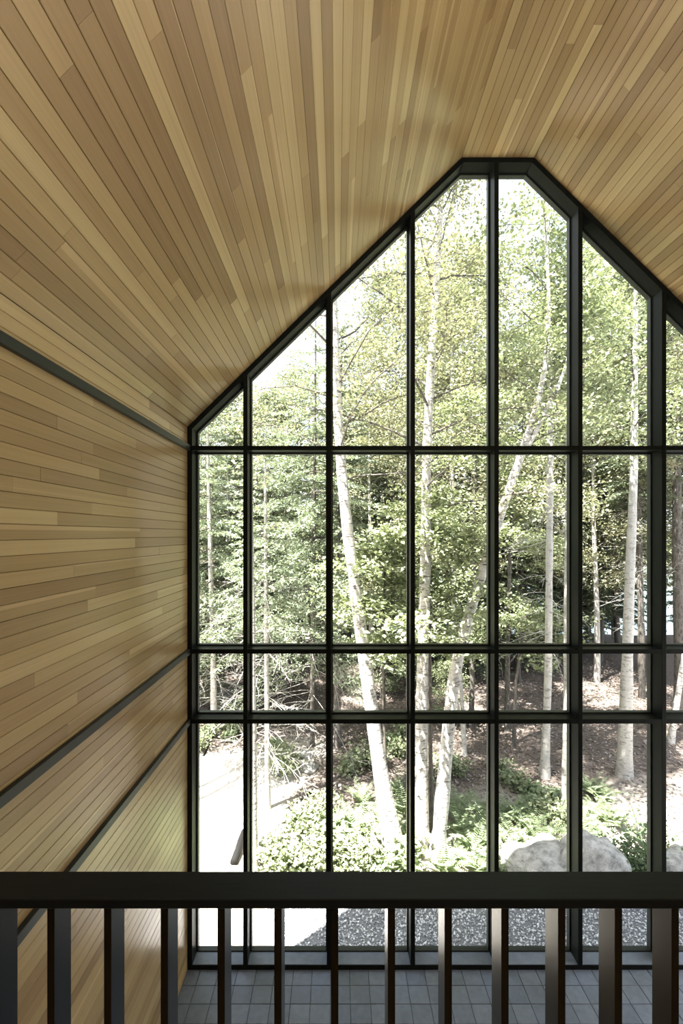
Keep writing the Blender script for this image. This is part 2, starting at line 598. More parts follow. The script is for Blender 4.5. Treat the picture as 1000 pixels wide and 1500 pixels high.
def wpart(name, me, material, parent=win, **p):
    o = link(name, me, material, parent, **p)
    if parent is win:
        o.matrix_parent_inverse = Matrix.Translation((-XC, -D, 0))
    return o


FW = 0.050                     # face width of members
MD = 0.172                     # depth of members
GD = 0.213                     # glass behind the front face
ring_out = OUT
ring_in = offset_poly(OUT, FW)
names = ['sill', 'jamb', 'raking_head', 'head', 'raking_head', 'jamb']
for i in range(6):
    j = (i + 1) % 6
    wpart(names[i], prism(names[i], [ring_out[i], ring_out[j], ring_in[j], ring_in[i]], D, D + 0.25, 0.002), M_FRAME)
mx_ = [wx(359.2 + 122.66 * i) for i in range(6)]
mx_.append(2 * XC - mx_[0])


def head_z(x, poly):
    """height of the head line of a house-shaped polygon at x"""
    pts = [poly[5], poly[4], poly[3], poly[2]]
    for a, b_ in zip(pts, pts[1:]):
        if a[0] - 1e-6 <= x <= b_[0] + 1e-6:
            t = (x - a[0]) / (b_[0] - a[0])
            return a[1] + t * (b_[1] - a[1])
    return pts[0][1]


MW = 0.024
for x in mx_:
    poly = [(x - MW, 0.02), (x + MW, 0.02), (x + MW, head_z(x + MW, ring_in) + 0.006), (x - MW, head_z(x - MW, ring_in) + 0.006)]
    if x - MW < RX0 < x + MW or x - MW < RX1 < x + MW:
        pass
    wpart('mullion', prism('mullion', poly, D - 0.001, D + MD, 0.002), M_FRAME)
tz = [wz(656.2), wz(954.4), wz(1057.0)]
xs = [ring_in[0][0]] + [v for x in mx_ for v in (x - MW, x + MW)] + [ring_in[1][0]]
bays = [(xs[2 * i], xs[2 * i + 1]) for i in range(8)]
TH = 0.024
for a, b_ in bays:
    for z in tz:
        wpart('transom', box('transom', (a - 0.003, D + 0.001, z - TH), (b_ + 0.003, D + MD, z + TH), 0.002), M_FRAME)
rows = [(ring_in[0][1], tz[2] - TH), (tz[2] + TH, tz[1] - TH), (tz[1] + TH, tz[0] - TH), (tz[0] + TH, None)]


def glaze(poly):
    bm = bmesh.new()
    pin = offset_poly(poly, 0.016)
    n = len(poly)
    ya, yb = D + MD - 0.004, D + GD + 0.02
    V = {}
    for key, pl, y in (('oa', poly, ya), ('ia', pin, ya), ('ob', poly, yb), ('ib', pin, yb)):
        V[key] = [bm.verts.new((p[0], y, p[1])) for p in pl]
    for i in range(n):
        j = (i + 1) % n
        bm.faces.new((V['oa'][i], V['oa'][j], V['ia'][j], V['ia'][i]))
        bm.faces.new((V['ia'][i], V['ia'][j], V['ib'][j], V['ib'][i]))
        bm.faces.new((V['ib'][i], V['ib'][j], V['ob'][j], V['ob'][i]))
        bm.faces.new((V['ob'][i], V['ob'][j], V['oa'][j], V['oa'][i]))
    bmesh.ops.recalc_face_normals(bm, faces=bm.faces)
    me = bpy.data.meshes.new('glazing_stop')
    bm.to_mesh(me)
    bm.free()
    st = wpart('glazing_stop', me, M_STOP)
    bm = bmesh.new()
    bm.faces.new([bm.verts.new((p[0], D + GD, p[1])) for p in offset_poly(poly, 0.010)])
    me = bpy.data.meshes.new('pane')
    bm.to_mesh(me)
    bm.free()
    link('pane', me, M_GLASS, st)


for a, b_ in bays:
    for r, (z0, z1) in enumerate(rows):
        if z1 is not None:
            glaze([(a, z0), (b_, z0), (b_, z1), (a, z1)])
        else:
            top = [(b_, head_z(b_, ring_in))]
            for cx in (ring_in[3], ring_in[4]):
                if a + 0.02 < cx[0] < b_ - 0.02:
                    top.append(cx)
            top.append((a, head_z(a, ring_in)))
            glaze([(a, z0), (b_, z0)] + top)
for a, b_ in bays:              # grey cement tiles laid on the sill
    wpart('sill_tile', box('sill_tile', (a + 0.002, D + 0.006, ring_in[0][1] - 0.002), (b_ - 0.002, D + MD - 0.006, ring_in[0][1] + 0.004), 0.001), M_TILE)
# outer casing closing the gap between the frame and the walls is part of the wall ends; outside sill
link('trim_4', box('trim_4', (XL - 0.3, D + 0.25, -0.06), (XR + 0.3, D + 0.31, 0.0), 0.004), M_FRAME, kind='structure')
# black bands on the left and right walls, in line with the transoms
n_tr = 0
for z, h in ((tz[0], 0.030), (tz[1], 0.030), (tz[2], 0.030)):
    n_tr += 1
    link('trim_%d' % n_tr, box('trim', (XL, YB, z - h), (XL + 0.034, D - 0.001, z + h), 0.002), M_TRIM, kind='structure')
for z, h in ((tz[0], 0.030), (tz[1], 0.030), (tz[2], 0.030)):
    n_tr += 1
    link('trim_%d' % (n_tr + 1), box('trim', (XR - 0.034, YB, z - h), (XR, D - 0.001, z + h), 0.002), M_TRIM, kind='structure')

# ------------------------------------------------------------------ railing of the mezzanine
RD = 0.846
rail = empty('railing', (XC, RD + 0.04, ZM), label='black mezzanine railing with a flat handrail and slim upright balusters', category='railing')


def rpart(name, me, **p):
    o = link(name, me, M_HANDRAIL, rail, **p)
    o.matrix_parent_inverse = Matrix.Translation((-XC, -(RD + 0.04), -ZM))
    return o


zr = CAMZ - RD * 534.5 / F
rpart('handrail', box('handrail', (XL + 0.003, RD, zr - 0.0172), (XR - 0.003, RD / 0.9224, zr), 0.0015))
BD = 0.853
bw = 0.0131 / 2
bmsh = box('baluster', (-bw, 0, 0), (bw, 0.0546, zr - 0.0172 - ZM + 0.001), 0.001)
i = -8
while True:
    x = (74.0 + 83.2 * i - VPX) * BD / F
    i += 1
    if x < XL + 0.03:
        continue
    if x > XR - 0.03:
        break
    o = link('baluster', bmsh, M_RAIL, rail)
    o.location = (x - XC, BD - RD - 0.04, 0)


# ================================================================== outdoors
def smooth(a, b_, v):
    t = np.clip((v - a) / (b_ - a), 0, 1)
    return t * t * (3 - 2 * t)


def ground_z(x, y):
    x = np.asarray(x, float)
    y = np.asarray(y, float)
    z = -0.95 + 0.028 * np.clip(y - 11, 0, 13)
    z = z + 0.16 * smooth(9, 14, y) * np.sin(x * 0.9 + 1.3) * np.sin(y * 0.7) * 0.6
    z = z + 0.05 * smooth(8, 10, y) * (np.sin(x * 2.3 + y * 1.1) + np.sin(y * 3.1 - x * 1.7)) * 0.6
    drop = smooth(24, 44, y) * smooth(-2, 8, x)
    z = z - 4.6 * drop
    z = z + 0.8 * smooth(14, 30, y) * smooth(0, -8, x)
    far = smooth(120, 200, y)
    return z + far * 14


def on_ground(px, py):
    Y = 10.0
    for _ in range(60):
        X = (px - VPX) * Y / F
        z = float(ground_z(X, Y))
        Y = 0.5 * Y + 0.5 * max(6.0, (CAMZ - z) * F / max(py - VPY, 1))
    return Vector(((px - VPX) * Y / F, Y, float(ground_z((px - VPX) * Y / F, Y))))


gx = np.concatenate([np.linspace(-60, -9, 30), np.linspace(-8.8, 14, 190), np.linspace(14.4, 120, 50)])
gy = np.concatenate([np.linspace(-12, 5, 12), np.linspace(5.2, 24, 170), np.linspace(24.5, 60, 50), np.linspace(64, 260, 40)])
GX, GY = np.meshgrid(gx, gy)
GZ = ground_z(GX, GY)
V = np.stack([GX, GY, GZ], -1).reshape(-1, 3)
ny, nx = GX.shape
idx = np.arange(ny * nx).reshape(ny, nx)
Q = np.stack([idx[:-1, :-1], idx[:-1, 1:], idx[1:, 1:], idx[1:, :-1]], -1).reshape(-1, 4)
me = mesh_np('ground', V, Q, smooth=True)
ca = me.color_attributes.new('cover', 'FLOAT_COLOR', 'POINT')
x, y = V[:, 0], V[:, 1]
wob = 0.5 * np.sin(x * 1.7 + y) + 0.35 * np.sin(y * 2.3 - x)
sandm = smooth(-0.9, -1.7, x + 0.22 * (y - 9) * -1 + 0.4 * wob) * smooth(14.0, 12.0, y + wob)
sandm = np.maximum(sandm, 0.75 * smooth(9.9, 8.9, y + 0.6 * wob) * smooth(6.8, 7.6, y))
sandm = np.maximum(sandm, 0.55 * smooth(2.2, 3.6, x + wob) * smooth(11.6, 10.4, y + 0.5 * wob))
grav = smooth(8.05, 7.7, y + 0.12 * wob) * smooth(-1.25, -0.85, x + 0.1 * wob)
green = 0.85 * smooth(110, 150, y)
cols = np.stack([sandm, grav, green, np.ones_like(x)], -1).astype(np.float32)
ca.data.foreach_set('color', cols.ravel())
gr = link('ground', me, M_GROUND, kind='structure')
# lake
lk = link('lake', mesh_np('lake', [(-60, 30, -4.0), (200, 30, -4.0), (200, 185, -4.0), (-60, 185, -4.0)], [(0, 1, 2, 3)]), M_WATER,
          kind='stuff', label='pale blue lake glimpsed between the trunks at right', category='lake')


# ---------------------------------------------------------------- mesh builders for plants
def tube(pts, rad, sides=7, cap=True):
    P = np.array([tuple(p) for p in pts], float)
    R = np.asarray(rad, float)
    n = len(P)
    T = np.gradient(P, axis=0)
    T /= np.linalg.norm(T, axis=1)[:, None] + 1e-9
    ref = np.where(np.abs(T[:, 2:3]) < 0.9, np.array([[0, 0, 1.0]]), np.array([[1.0, 0, 0]]))
    U = np.cross(T, ref)
    U /= np.linalg.norm(U, axis=1)[:, None] + 1e-9
    Vv = np.cross(T, U)
    a = np.arange(sides) * 2 * np.pi / sides
    ringv = P[:, None, :] + R[:, None, None] * (np.cos(a)[None, :, None] * U[:, None, :] + np.sin(a)[None, :, None] * Vv[:, None, :])
    v = ringv.reshape(-1, 3)
    i = np.arange(n - 1)[:, None] * sides
    s = np.arange(sides)[None, :]
    s2 = (s + 1) % sides
    q = np.stack([i + s, i + s2, i + sides + s2, i + sides + s], -1).reshape(-1, 4)
    return v, q


def merge(parts):
    vs, qs, off = [], [], 0
    for v, q in parts:
        vs.append(v)
        qs.append(q + off)
        off += len(v)
    if not vs:
        return np.zeros((0, 3)), np.zeros((0, 4), int)
    return np.concatenate(vs), np.concatenate(qs)


def resample(pts, rad, n):
    P = np.array([tuple(p) for p in pts], float)
    d = np.concatenate([[0], np.cumsum(np.linalg.norm(np.diff(P, axis=0), axis=1))])
    t = np.linspace(0, d[-1], n)
    # smooth through a light moving average
    Q_ = np.stack([np.interp(t, d, P[:, k]) for k in range(3)], -1)
    for _ in range(2):
        Q_[1:-1] = 0.25 * Q_[:-2] + 0.5 * Q_[1:-1] + 0.25 * Q_[2:]
    return Q_, np.interp(t, d, rad)


def leaf_quads(c, size, rng, up=0.7, aspect=0.62, axis=None):
    """one folded rhombus per centre"""
    n = len(c)
    nrm = rng.normal(size=(n, 3))
    nrm[:, 2] = np.abs(nrm[:, 2]) + up
    nrm /= np.linalg.norm(nrm, axis=1)[:, None]
    if axis is None:
        d = rng.normal(size=(n, 3))
        d[:, 2] -= 0.35
    else:
        d = axis + 0.25 * rng.normal(size=(n, 3))
    d -= nrm * np.sum(d * nrm, 1)[:, None]
    d /= np.linalg.norm(d, axis=1)[:, None] + 1e-9
    s = np.cross(nrm, d)
    L = size * rng.uniform(0.65, 1.25, n)[:, None]
    Wd = L * aspect * 0.5
    v = np.stack([c - d * L * 0.5, c + s * Wd + nrm * L * 0.07, c + d * L * 0.5, c - s * Wd + nrm * L * 0.07], 1).reshape(-1, 3)
    return v, np.arange(4 * n).reshape(n, 4)


def curve_branch(p0, d0, L, droop, rng, n=7, wig=0.06):
    P = [np.array(p0, float)]
    d = np.array(d0, float)
    d /= np.linalg.norm(d)
    for k in range(n - 1):
        d = d + np.array([0, 0, -droop / n]) + rng.normal(size=3) * wig
        d /= np.linalg.norm(d)
        P.append(P[-1] + d * L / (n - 1))
    return np.array(P)


def broadleaf(path, rad, z0, z1, reach, nbr, nleaf, leaf, seed, flat=0.45, spread=0.26, twigs=5, el=(15, 50), droop=0.35, up=0.7):
    """trunk path (np arrays) -> branch mesh and foliage mesh"""
    rng = np.random.default_rng(seed)
    br, cen = [], []
    zt = path[:, 2]
    for b_ in range(nbr):
        z = z0 + (z1 - z0) * ((b_ + rng.uniform(0, 1)) / nbr)
        z = min(z, zt[-1])
        p = np.array([np.interp(z, zt, path[:, k]) for k in range(3)])
        r0 = np.interp(z, zt, rad)
        f = (z - z0) / (z1 - z0 + 1e-6)
        L = reach * (0.55 + 0.6 * math.sin(math.pi * min(1, 0.15 + 0.8 * f))) * rng.uniform(0.65, 1.2) * (1 - 0.35 * f)
        az = b_ * 2.4 + rng.uniform(-0.5, 0.5)
        e = math.radians(rng.uniform(*el) + 18 * f)
        d = (math.cos(az) * math.cos(e), math.sin(az) * math.cos(e), math.sin(e))
        B = curve_branch(p, d, L, droop, rng, 8, 0.11)
        rb = max(0.007, min(r0 * 0.4, 0.0075 * L + 0.004))
        br.append(tube(B, np.linspace(rb, 0.005, len(B)), 5))
        for k in range(twigs):
            t = rng.uniform(0.25, 1.0)
            q = np.array([np.interp(t, np.linspace(0, 1, len(B)), B[:, j]) for j in range(3)])
            dd = (B[-1] - B[0]) / (L + 1e-6) + rng.normal(size=3) * np.array([0.7, 0.7, 0.35])
            Tw = curve_branch(q, dd, L * rng.uniform(0.22, 0.45), droop, rng, 5)
            br.append(tube(Tw, np.linspace(0.006, 0.003, 5), 3))
            cen.extend(Tw[1:])
        cen.extend(B[3:])
    cen = np.array(cen)
    w_ = rng.gamma(1.2, 1.0, len(cen))
    pick = rng.choice(len(cen), nleaf, p=w_ / w_.sum())
    c = cen[pick] + rng.normal(size=(nleaf, 3)) * np.array([spread, spread, spread * flat])
    return merge(br), leaf_quads(c, leaf, rng, up)


def conifer(path, rad, z0, reach, nwh, per, card, seed, dense=1.0, droop=0.45, dead_z=None, dead_n=0, sag=-4):
    rng = np.random.default_rng(seed)
    br, dead, cards_c, cards_d = [], [], [], []
    zt = path[:, 2]
    ztop = zt[-1]
    for wv in range(nwh):
        f = (wv + 0.5) / nwh
        z = z0 + (ztop - z0) * f ** 0.92
        p0 = np.array([np.interp(z, zt, path[:, k]) for k in range(3)])
        for k in range(per):
            az = wv * 1.1 + k * 2 * math.pi / per + rng.uniform(-0.35, 0.35)
            L = (reach * (1 - f) ** 0.8 + 0.12) * rng.uniform(0.7, 1.15)
            e = math.radians(sag + 34 * f + rng.uniform(-8, 8))
            d = np.array([math.cos(az) * math.cos(e), math.sin(az) * math.cos(e), math.sin(e)])
            B = curve_branch(p0 + np.array([0, 0, rng.uniform(-0.1, 0.1)]), d, L, droop, rng, 7, 0.04)
            br.append(tube(B, np.linspace(0.008 + 0.006 * L, 0.003, 7), 4))
            side = np.array([-d[1], d[0], 0])
            nb = max(4, int(L * 9 * dense))
            for t in np.linspace(0.12, 1, nb):
                q = np.array([np.interp(t, np.linspace(0, 1, 7), B[:, j]) for j in range(3)])
                tang = d * 0.75
                for sgn in (-1, 1):
                    l2 = (0.12 + 0.42 * L * (1 - t) * 0.75) * rng.uniform(0.6, 1.15)
                    dv = tang + side * sgn * rng.uniform(0.6, 1.0) + np.array([0, 0, -0.18 + rng.uniform(-0.2, 0.15)])
                    dv /= np.linalg.norm(dv)
                    m_ = max(2, int(l2 / (card * 0.42)))
                    tt = (np.arange(m_) + rng.uniform(0, 1, m_)) / m_
                    cards_c.append(q + dv * (tt * l2)[:, None] + rng.normal(size=(m_, 3)) * 0.022)
                    fan = np.where(np.arange(m_) % 2 == 0, 1, -1)[:, None]
                    cards_d.append(dv[None, :] + np.cross(dv, [0, 0, 1])[None, :] * fan * 0.7)
    if dead_z is not None:
        for k in range(dead_n):
            z = rng.uniform(*dead_z)
            p0 = np.array([np.interp(z, zt, path[:, j]) for j in range(3)])
            az = rng.uniform(0, 2 * math.pi)
            L = reach * rng.uniform(0.35, 0.8)
            d = np.array([math.cos(az), math.sin(az), rng.uniform(-0.25, 0.15)])
            B = curve_branch(p0, d, L, 0.5, rng, 6, 0.1)
            dead.append(tube(B, np.linspace(0.008, 0.003, 6), 3))
            for _ in range(8):
                t = rng.uniform(0.3, 0.95)
                q = np.array([np.interp(t, np.linspace(0, 1, 6), B[:, j]) for j in range(3)])
                dv = d + rng.normal(size=3) * 0.6
                T_ = curve_branch(q, dv, L * rng.uniform(0.15, 0.4), 0.3, rng, 4, 0.15)
                dead.append(tube(T_, np.linspace(0.0042, 0.0022, 4), 3))
    c = np.concatenate(cards_c)
    a = np.concatenate(cards_d)
    return merge(br), leaf_quads(c, card, rng, 0.9, 0.30, a), merge(dead)


def add_mesh(name, vq, material, parent, smooth_=False, **p):
    me = mesh_np(name, vq[0], vq[1], smooth=smooth_)
    return link(name, me, material, parent, **p)


def trunk_from_pixels(pix, widths, extra_top=0.0, n=26):
    """trunk standing where its foot meets the ground; the pixels give its lean and taper"""
    base = on_ground(*pix[0])
    Y = base.y
    pts = [at(px, py, Y) for px, py in pix]
    pts[0].z = base.z - 0.08
    rad = [0.5 * w_ * Y / F for w_ in widths]
    rad[0] *= 1.12
    P, R = resample(pts, rad, n)
    P = P - np.array(base)
    return base, P, R


def tree(name, label, pix, widths, bark, crown=None, spruce=None, seed=1, group=None, cat='tree', leafmat=None, fork=None, twigmat=None):
    base, P, R = trunk_from_pixels(pix, widths)
    root = empty(name, base, label=label, category=cat)
    if group:
        root['group'] = group
    # knobbly root flare and slight irregularity
    rg_ = np.random.default_rng(seed)
    R2 = R * (1 + 0.05 * rg_.normal(size=len(R)))
    R2[0] *= 1.25
    add_mesh('trunk', tube(P, R2, 10), bark, root, True)
    if fork:
        Y = base.y
        fp = [np.array(at(a_, b__, Y)) - np.array(base) for a_, b__ in fork[0]]
        fP, fR = resample(fp, [0.5 * w_ * Y / F for w_ in fork[1]], 12)
        add_mesh('limb', tube(fP, fR, 8), bark, root, True)
    if crown:
        b_, lf = broadleaf(P, R, seed=seed, **crown)
        add_mesh('branches', b_, twigmat or M_DARKBARK, root, kind='stuff')
        add_mesh('foliage', lf, leafmat or M_BIRCHLEAF, root, kind='stuff')
    if spruce:
        b_, lf, dd = conifer(P, R, seed=seed, **spruce)
        add_mesh('branches', b_, M_DARKBARK, root, kind='stuff')
        add_mesh('foliage', lf, leafmat or M_NEEDLE, root, kind='stuff')
        if len(dd[0]):
            add_mesh('dead_branches', dd, M_DEADTWIG, root, kind='stuff')
    return root


tree('birch', 'tall white birch leaning left, nearest the window in the third bay',
     [(579, 1247), (556, 1130), (540, 1010), (522, 880), (504, 740), (496, 640), (489, 480), (487, 400), (492, 230), (500, 90)],
     [27, 23, 20, 18, 16, 15, 12, 10, 7, 2], M_BIRCH,
     crown=dict(z0=6.6, z1=14.0, reach=2.7, nbr=24, nleaf=12000, twigs=8, leaf=0.068, spread=0.24, flat=0.8), seed=11)
tree('birch', 'straight white birch beside the leaning pair, fourth bay left',
     [(617, 1245), (616, 1060), (620, 930), (624, 780), (624, 660), (632, 520), (640, 400), (648, 250), (655, 90)],
     [20, 18, 17, 15, 14, 11, 9, 6, 2], M_BIRCH,
     crown=dict(z0=6.0, z1=14.5, reach=2.4, nbr=34, nleaf=21000, twigs=7, leaf=0.066, spread=0.24, flat=0.8), seed=12)
tree('birch', 'white birch leaning right that forks high in the fifth bay',
     [(640, 1252), (655, 1080), (664, 980), (688, 890), (705, 845), (735, 745), (765, 660), (790, 590), (803, 520), (805, 430), (796, 300), (792, 190)],
     [22, 17, 16, 15, 14, 12, 11, 9, 7, 5, 3, 2], M_BIRCH,
     fork=([(752, 690), (780, 640), (800, 600), (822, 560), (838, 500)], [8, 8, 7, 5, 3]),
     crown=dict(z0=7.0, z1=13.2, reach=1.5, nbr=26, nleaf=7000, leaf=0.078, spread=0.22), seed=13, leafmat=M_MAPLELEAF)
tree('fir', 'grey fir trunk with bare twigs left in the sixth bay',
     [(797, 1138), (803, 980), (805, 720), (806, 600), (807, 330)], [13, 10, 9, 8, 2], M_PALEBARK,
     spruce=dict(z0=9.0, reach=1.6, nwh=14, per=5, card=0.12, dead_z=(3.0, 8.8), dead_n=46), seed=14, leafmat=M_DARKNEEDLE)
tree('maple', 'slim dappled maple trunk against the mullion of the fifth bay',
     [(825, 1193), (829, 1060), (829, 930), (831, 700), (833, 500), (836, 330)], [9, 8, 7, 6, 5, 2], M_PALEBARK,
     crown=dict(z0=6.8, z1=11.0, reach=1.6, nbr=22, nleaf=6500, leaf=0.10, spread=0.22, flat=0.4), seed=15, leafmat=M_MAPLELEAF)
tree('aspen', 'pale smooth aspen trunk with flared foot in the sixth bay',
     [(914, 1137), (918, 980), (922, 850), (928, 700), (929, 600), (931, 400), (933, 250)], [19, 15, 14, 11, 9, 6, 2], M_PALEBARK,
     crown=dict(z0=7.6, z1=14.0, reach=2.2, nbr=30, nleaf=13000, leaf=0.09, spread=0.24, flat=0.4), seed=16, leafmat=M_MAPLELEAF)
tree('birch', 'slender birch leaning right at the right edge',
     [(981, 1087), (990, 1035), (1000, 975), (1012, 890), (1020, 760), (1026, 560)], [9, 9, 8, 7, 6, 2], M_BIRCH,
     crown=dict(z0=7.0, z1=10.5, reach=1.8, nbr=18, nleaf=6500, leaf=0.09, spread=0.24, flat=0.45), seed=17)
tree('sapling', 'thin white trunk just right of the second mullion',
     [(372, 1271), (370, 1060), (369, 900), (368, 760), (367, 640)], [11, 10, 9, 6, 2], M_BIRCH,
     crown=dict(z0=5.6, z1=7.2, reach=0.5, nbr=7, nleaf=160, leaf=0.08, spread=0.14), seed=18)
tree('dead_spruce', 'thin dead spruce bristling with bare grey branches, second bay',
     [(392, 1184), (391, 1060), (390, 940), (389, 780), (388, 640)], [8, 7, 7, 5, 2], M_PALEBARK,
     spruce=dict(z0=3.9, reach=1.5, nwh=11, per=5, card=0.11, dense=1.4, sag=-20, droop=0.1, dead_z=(1.0, 4.8), dead_n=70), seed=19)
tree('spruce', 'leafy spruce against the left jamb, first bay',
     [(314, 1072), (312, 960), (308, 800), (305, 700), (303, 560)], [9, 8, 7, 5, 2], M_PALEBARK,
     spruce=dict(z0=2.9, reach=3.1, nwh=15, per=6, card=0.11, dense=1.5, sag=-22, droop=0.1, dead_z=(0.6, 3.4), dead_n=60), seed=20)
tree('spruce', 'spruce with sunlit drooping boughs in the second bay',
     [(457, 1094), (458, 950), (460, 780), (461, 660), (462, 470)], [7, 7, 6, 5, 2], M_DARKBARK,
     spruce=dict(z0=2.7, reach=3.3, nwh=15, per=6, card=0.11, dense=1.5, sag=-24, droop=0.05, dead_z=(1.2, 3.4), dead_n=36), seed=22)
tree('spruce', 'dark spruce trunk just right of the third mullion',
     [(494, 1092), (494, 960), (497, 840), (499, 700), (500, 480)], [11, 9, 8, 7, 2], M_DARKBARK,
     spruce=dict(z0=4.6, reach=1.6, nwh=18, per=5, card=0.14, dead_z=(2.0, 4.6), dead_n=14), seed=23, leafmat=M_DARKNEEDLE)
tree('sapling', 'short forked sapling trunk behind the leaning birches',
     [(680, 1106), (678, 1050), (672, 960), (668, 860)], [7, 6, 5, 2], M_PALEBARK,
     crown=dict(z0=2.2, z1=4.2, reach=1.2, nbr=12, nleaf=2600, leaf=0.09, spread=0.2), seed=24, leafmat=M_MAPLELEAF,
     fork=([(679, 1080), (672, 1040), (664, 1000)], [4, 4, 2]))
tree('pine', 'thick brown conifer trunk at the far right edge',
     [(996, 1040), (994, 930), (992, 800), (990, 650), (988, 350)], [15, 14, 13, 11, 3], M_DARKBARK,
     spruce=dict(z0=7.6, reach=2.6, nwh=16, per=6, card=0.17, dead_z=(3.5, 7.6), dead_n=30), seed=25, leafmat=M_DARKNEEDLE)
tree('fir', 'brown fir trunk close behind the pale aspen',
     [(940, 1022), (939, 930), (936, 800), (934, 700), (932, 420)], [9, 9, 8, 7, 2], M_DARKBARK,
     spruce=dict(z0=6.6, reach=2.0, nwh=16, per=5, card=0.15, dead_z=(2.5, 6.5), dead_n=34), seed=26, leafmat=M_DARKNEEDLE)
# understory maples with bright layered leaves
for lab, pix, wd, cr, sd_ in (
    ('bushy young maple with bright leaves around the straight birch', [(632, 1226), (630, 1080), (628, 880), (624, 740)], [7, 6, 5, 2],
     dict(z0=3.3, z1=6.2, reach=1.35, nbr=24, nleaf=6500, leaf=0.11, spread=0.2, flat=0.32, el=(5, 30), up=1.2), 31),
    ('young maple with pale leaves right of the leaning birch', [(566, 1215), (562, 1050), (562, 900), (564, 780)], [6, 5, 4, 2],
     dict(z0=3.4, z1=5.6, reach=1.2, nbr=20, nleaf=5600, leaf=0.11, spread=0.2, flat=0.32, el=(5, 30), up=1.2), 32),
    ('low spreading maple in front of the grey fir trunk', [(752, 1092), (755, 1000), (765, 930), (780, 880)], [5, 4, 4, 2],
     dict(z0=2.3, z1=3.7, reach=1.55, nbr=16, nleaf=5600, leaf=0.10, spread=0.18, flat=0.3, el=(0, 22), up=1.3), 33),
    ('young maple reaching behind the fork of the leaning birch', [(742, 1070), (744, 900), (748, 780), (752, 690)], [7, 6, 5, 2],
     dict(z0=4.6, z1=7.0, reach=1.5, nbr=18, nleaf=6800, leaf=0.10, spread=0.2, flat=0.32, el=(5, 30), up=1.2), 34),
    ('leafy maple high behind the straight birch and pale mullion', [(690, 1066), (692, 900), (694, 760), (697, 660), (700, 560)], [7, 6, 5, 4, 2],
     dict(z0=5.2, z1=9.4, reach=1.9, nbr=26, nleaf=9500, leaf=0.10, spread=0.22, flat=0.35, el=(5, 35), up=1.1), 35)):
    tree('maple', lab, pix, wd, M_DARKBARK, crown=cr, seed=sd_, leafmat=M_MAPLELEAF)

# trees of the wood behind: six models, copied
protos = []


def proto(kind, seed):
    H = {'broad': 15.0, 'spruce': 14.0, 'shrub': 3.6}[kind]
    rng = np.random.default_rng(seed)
    n = 20
    zz = np.linspace(-0.2, H, n)
    P = np.stack([0.012 * zz * math.cos(seed) * 2 + 0.1 * np.sin(zz * 0.4 + seed), 0.1 * np.cos(zz * 0.35 + seed), zz], -1)
    R = np.linspace(0.13 if kind != 'shrub' else 0.03, 0.012, n)
    root = empty({'broad': 'forest_tree', 'spruce': 'forest_conifer', 'shrub': 'forest_shrub'}[kind], (0, 0, 0))
    add_mesh('trunk', tube(P, R, 8), M_DARKBARK if seed % 2 else M_PALEBARK, root, True)
    if kind == 'broad':
        b_, lf = broadleaf(P, R, 3.4, H, 2.9, 46, 30000, 0.105, seed, 0.4, 0.36, 6)
        ml = M_DARKLEAF if seed % 2 else M_BIRCHLEAF
    elif kind == 'spruce':
        b_, lf, _ = conifer(P, R, 2.6 if seed % 2 else 0.9, 2.7, 26, 6, 0.20, seed)
        ml = M_DARKNEEDLE
    else:
        b_, lf = broadleaf(P, R, 0.25, H, 1.3, 26, 6500, 0.10, seed, 0.4, 0.22, 5, (5, 40))
        ml = M_MAPLELEAF if seed % 2 else M_DARKLEAF
    add_mesh('branches', b_, M_DARKBARK, root, kind='stuff')
    add_mesh('foliage', lf, ml, root, kind='stuff')
    return root


def copy_tree(src):
    c = src.copy()
    COL.objects.link(c)
    for ch in list(src.children):
        d = ch.copy()
        COL.objects.link(d)
        d.parent = c
    return c


used = set()


def place(src, x, y, s, rz, label, cat, group):
    o = src if src.name not in used else copy_tree(src)
    used.add(src.name)
    o.location = (x, y, float(ground_z(x, y)) - 0.02)
    o.scale = (s, s, s)
    o.rotation_euler = (0, 0, rz)
    o['label'], o['category'], o['group'] = label, cat, group
    return o


PB = [proto('broad', 41), proto('broad', 42), proto('broad', 43)]
PS = [proto('spruce', 51), proto('spruce', 52)]
PH = [proto('shrub', 61), proto('shrub', 62)]
rb = np.random.default_rng(99)
LB = 'leafy tree of the wood standing behind the near birches'
LS = 'dark conifer of the wood standing behind the near trunks'
LH = 'low leafy shrub growing on the shaded forest floor'
# (px, Y, kind, scale)
ORD = ['first', 'second', 'third', 'fourth', 'fifth', 'sixth', 'seventh', 'eighth', 'ninth', 'tenth', 'eleventh', 'twelfth', 'thirteenth', 'fourteenth', 'fifteenth',
       'sixteenth', 'seventeenth', 'eighteenth', 'nineteenth', 'twentieth', 'twenty-first']


def relabel(objs, fmt_bay):
    """single out trees by the bay of the window they show in and by their depth there"""
    per = {}
    for o in objs:
        px = VPX + o.location.x / o.location.y * F
        b_ = int(np.clip((px - 236.5) // 122.66, 0, 6))
        per.setdefault(b_, []).append(o)
    for b_, l in per.items():
        l.sort(key=lambda o: o.location.y)
        for i, o in enumerate(l):
            o['label'] = fmt_bay % ('nearest' if i == 0 else ORD[i] + ' nearest', ORD[b_])


def relabel_row(objs, fmt):
    l = sorted(objs, key=lambda o: o.location.x / o.location.y)
    for i, o in enumerate(l):
        o['label'] = fmt % ('leftmost' if i == 0 else ORD[i] + ' from the left' if i < len(l) - 1 else 'rightmost')


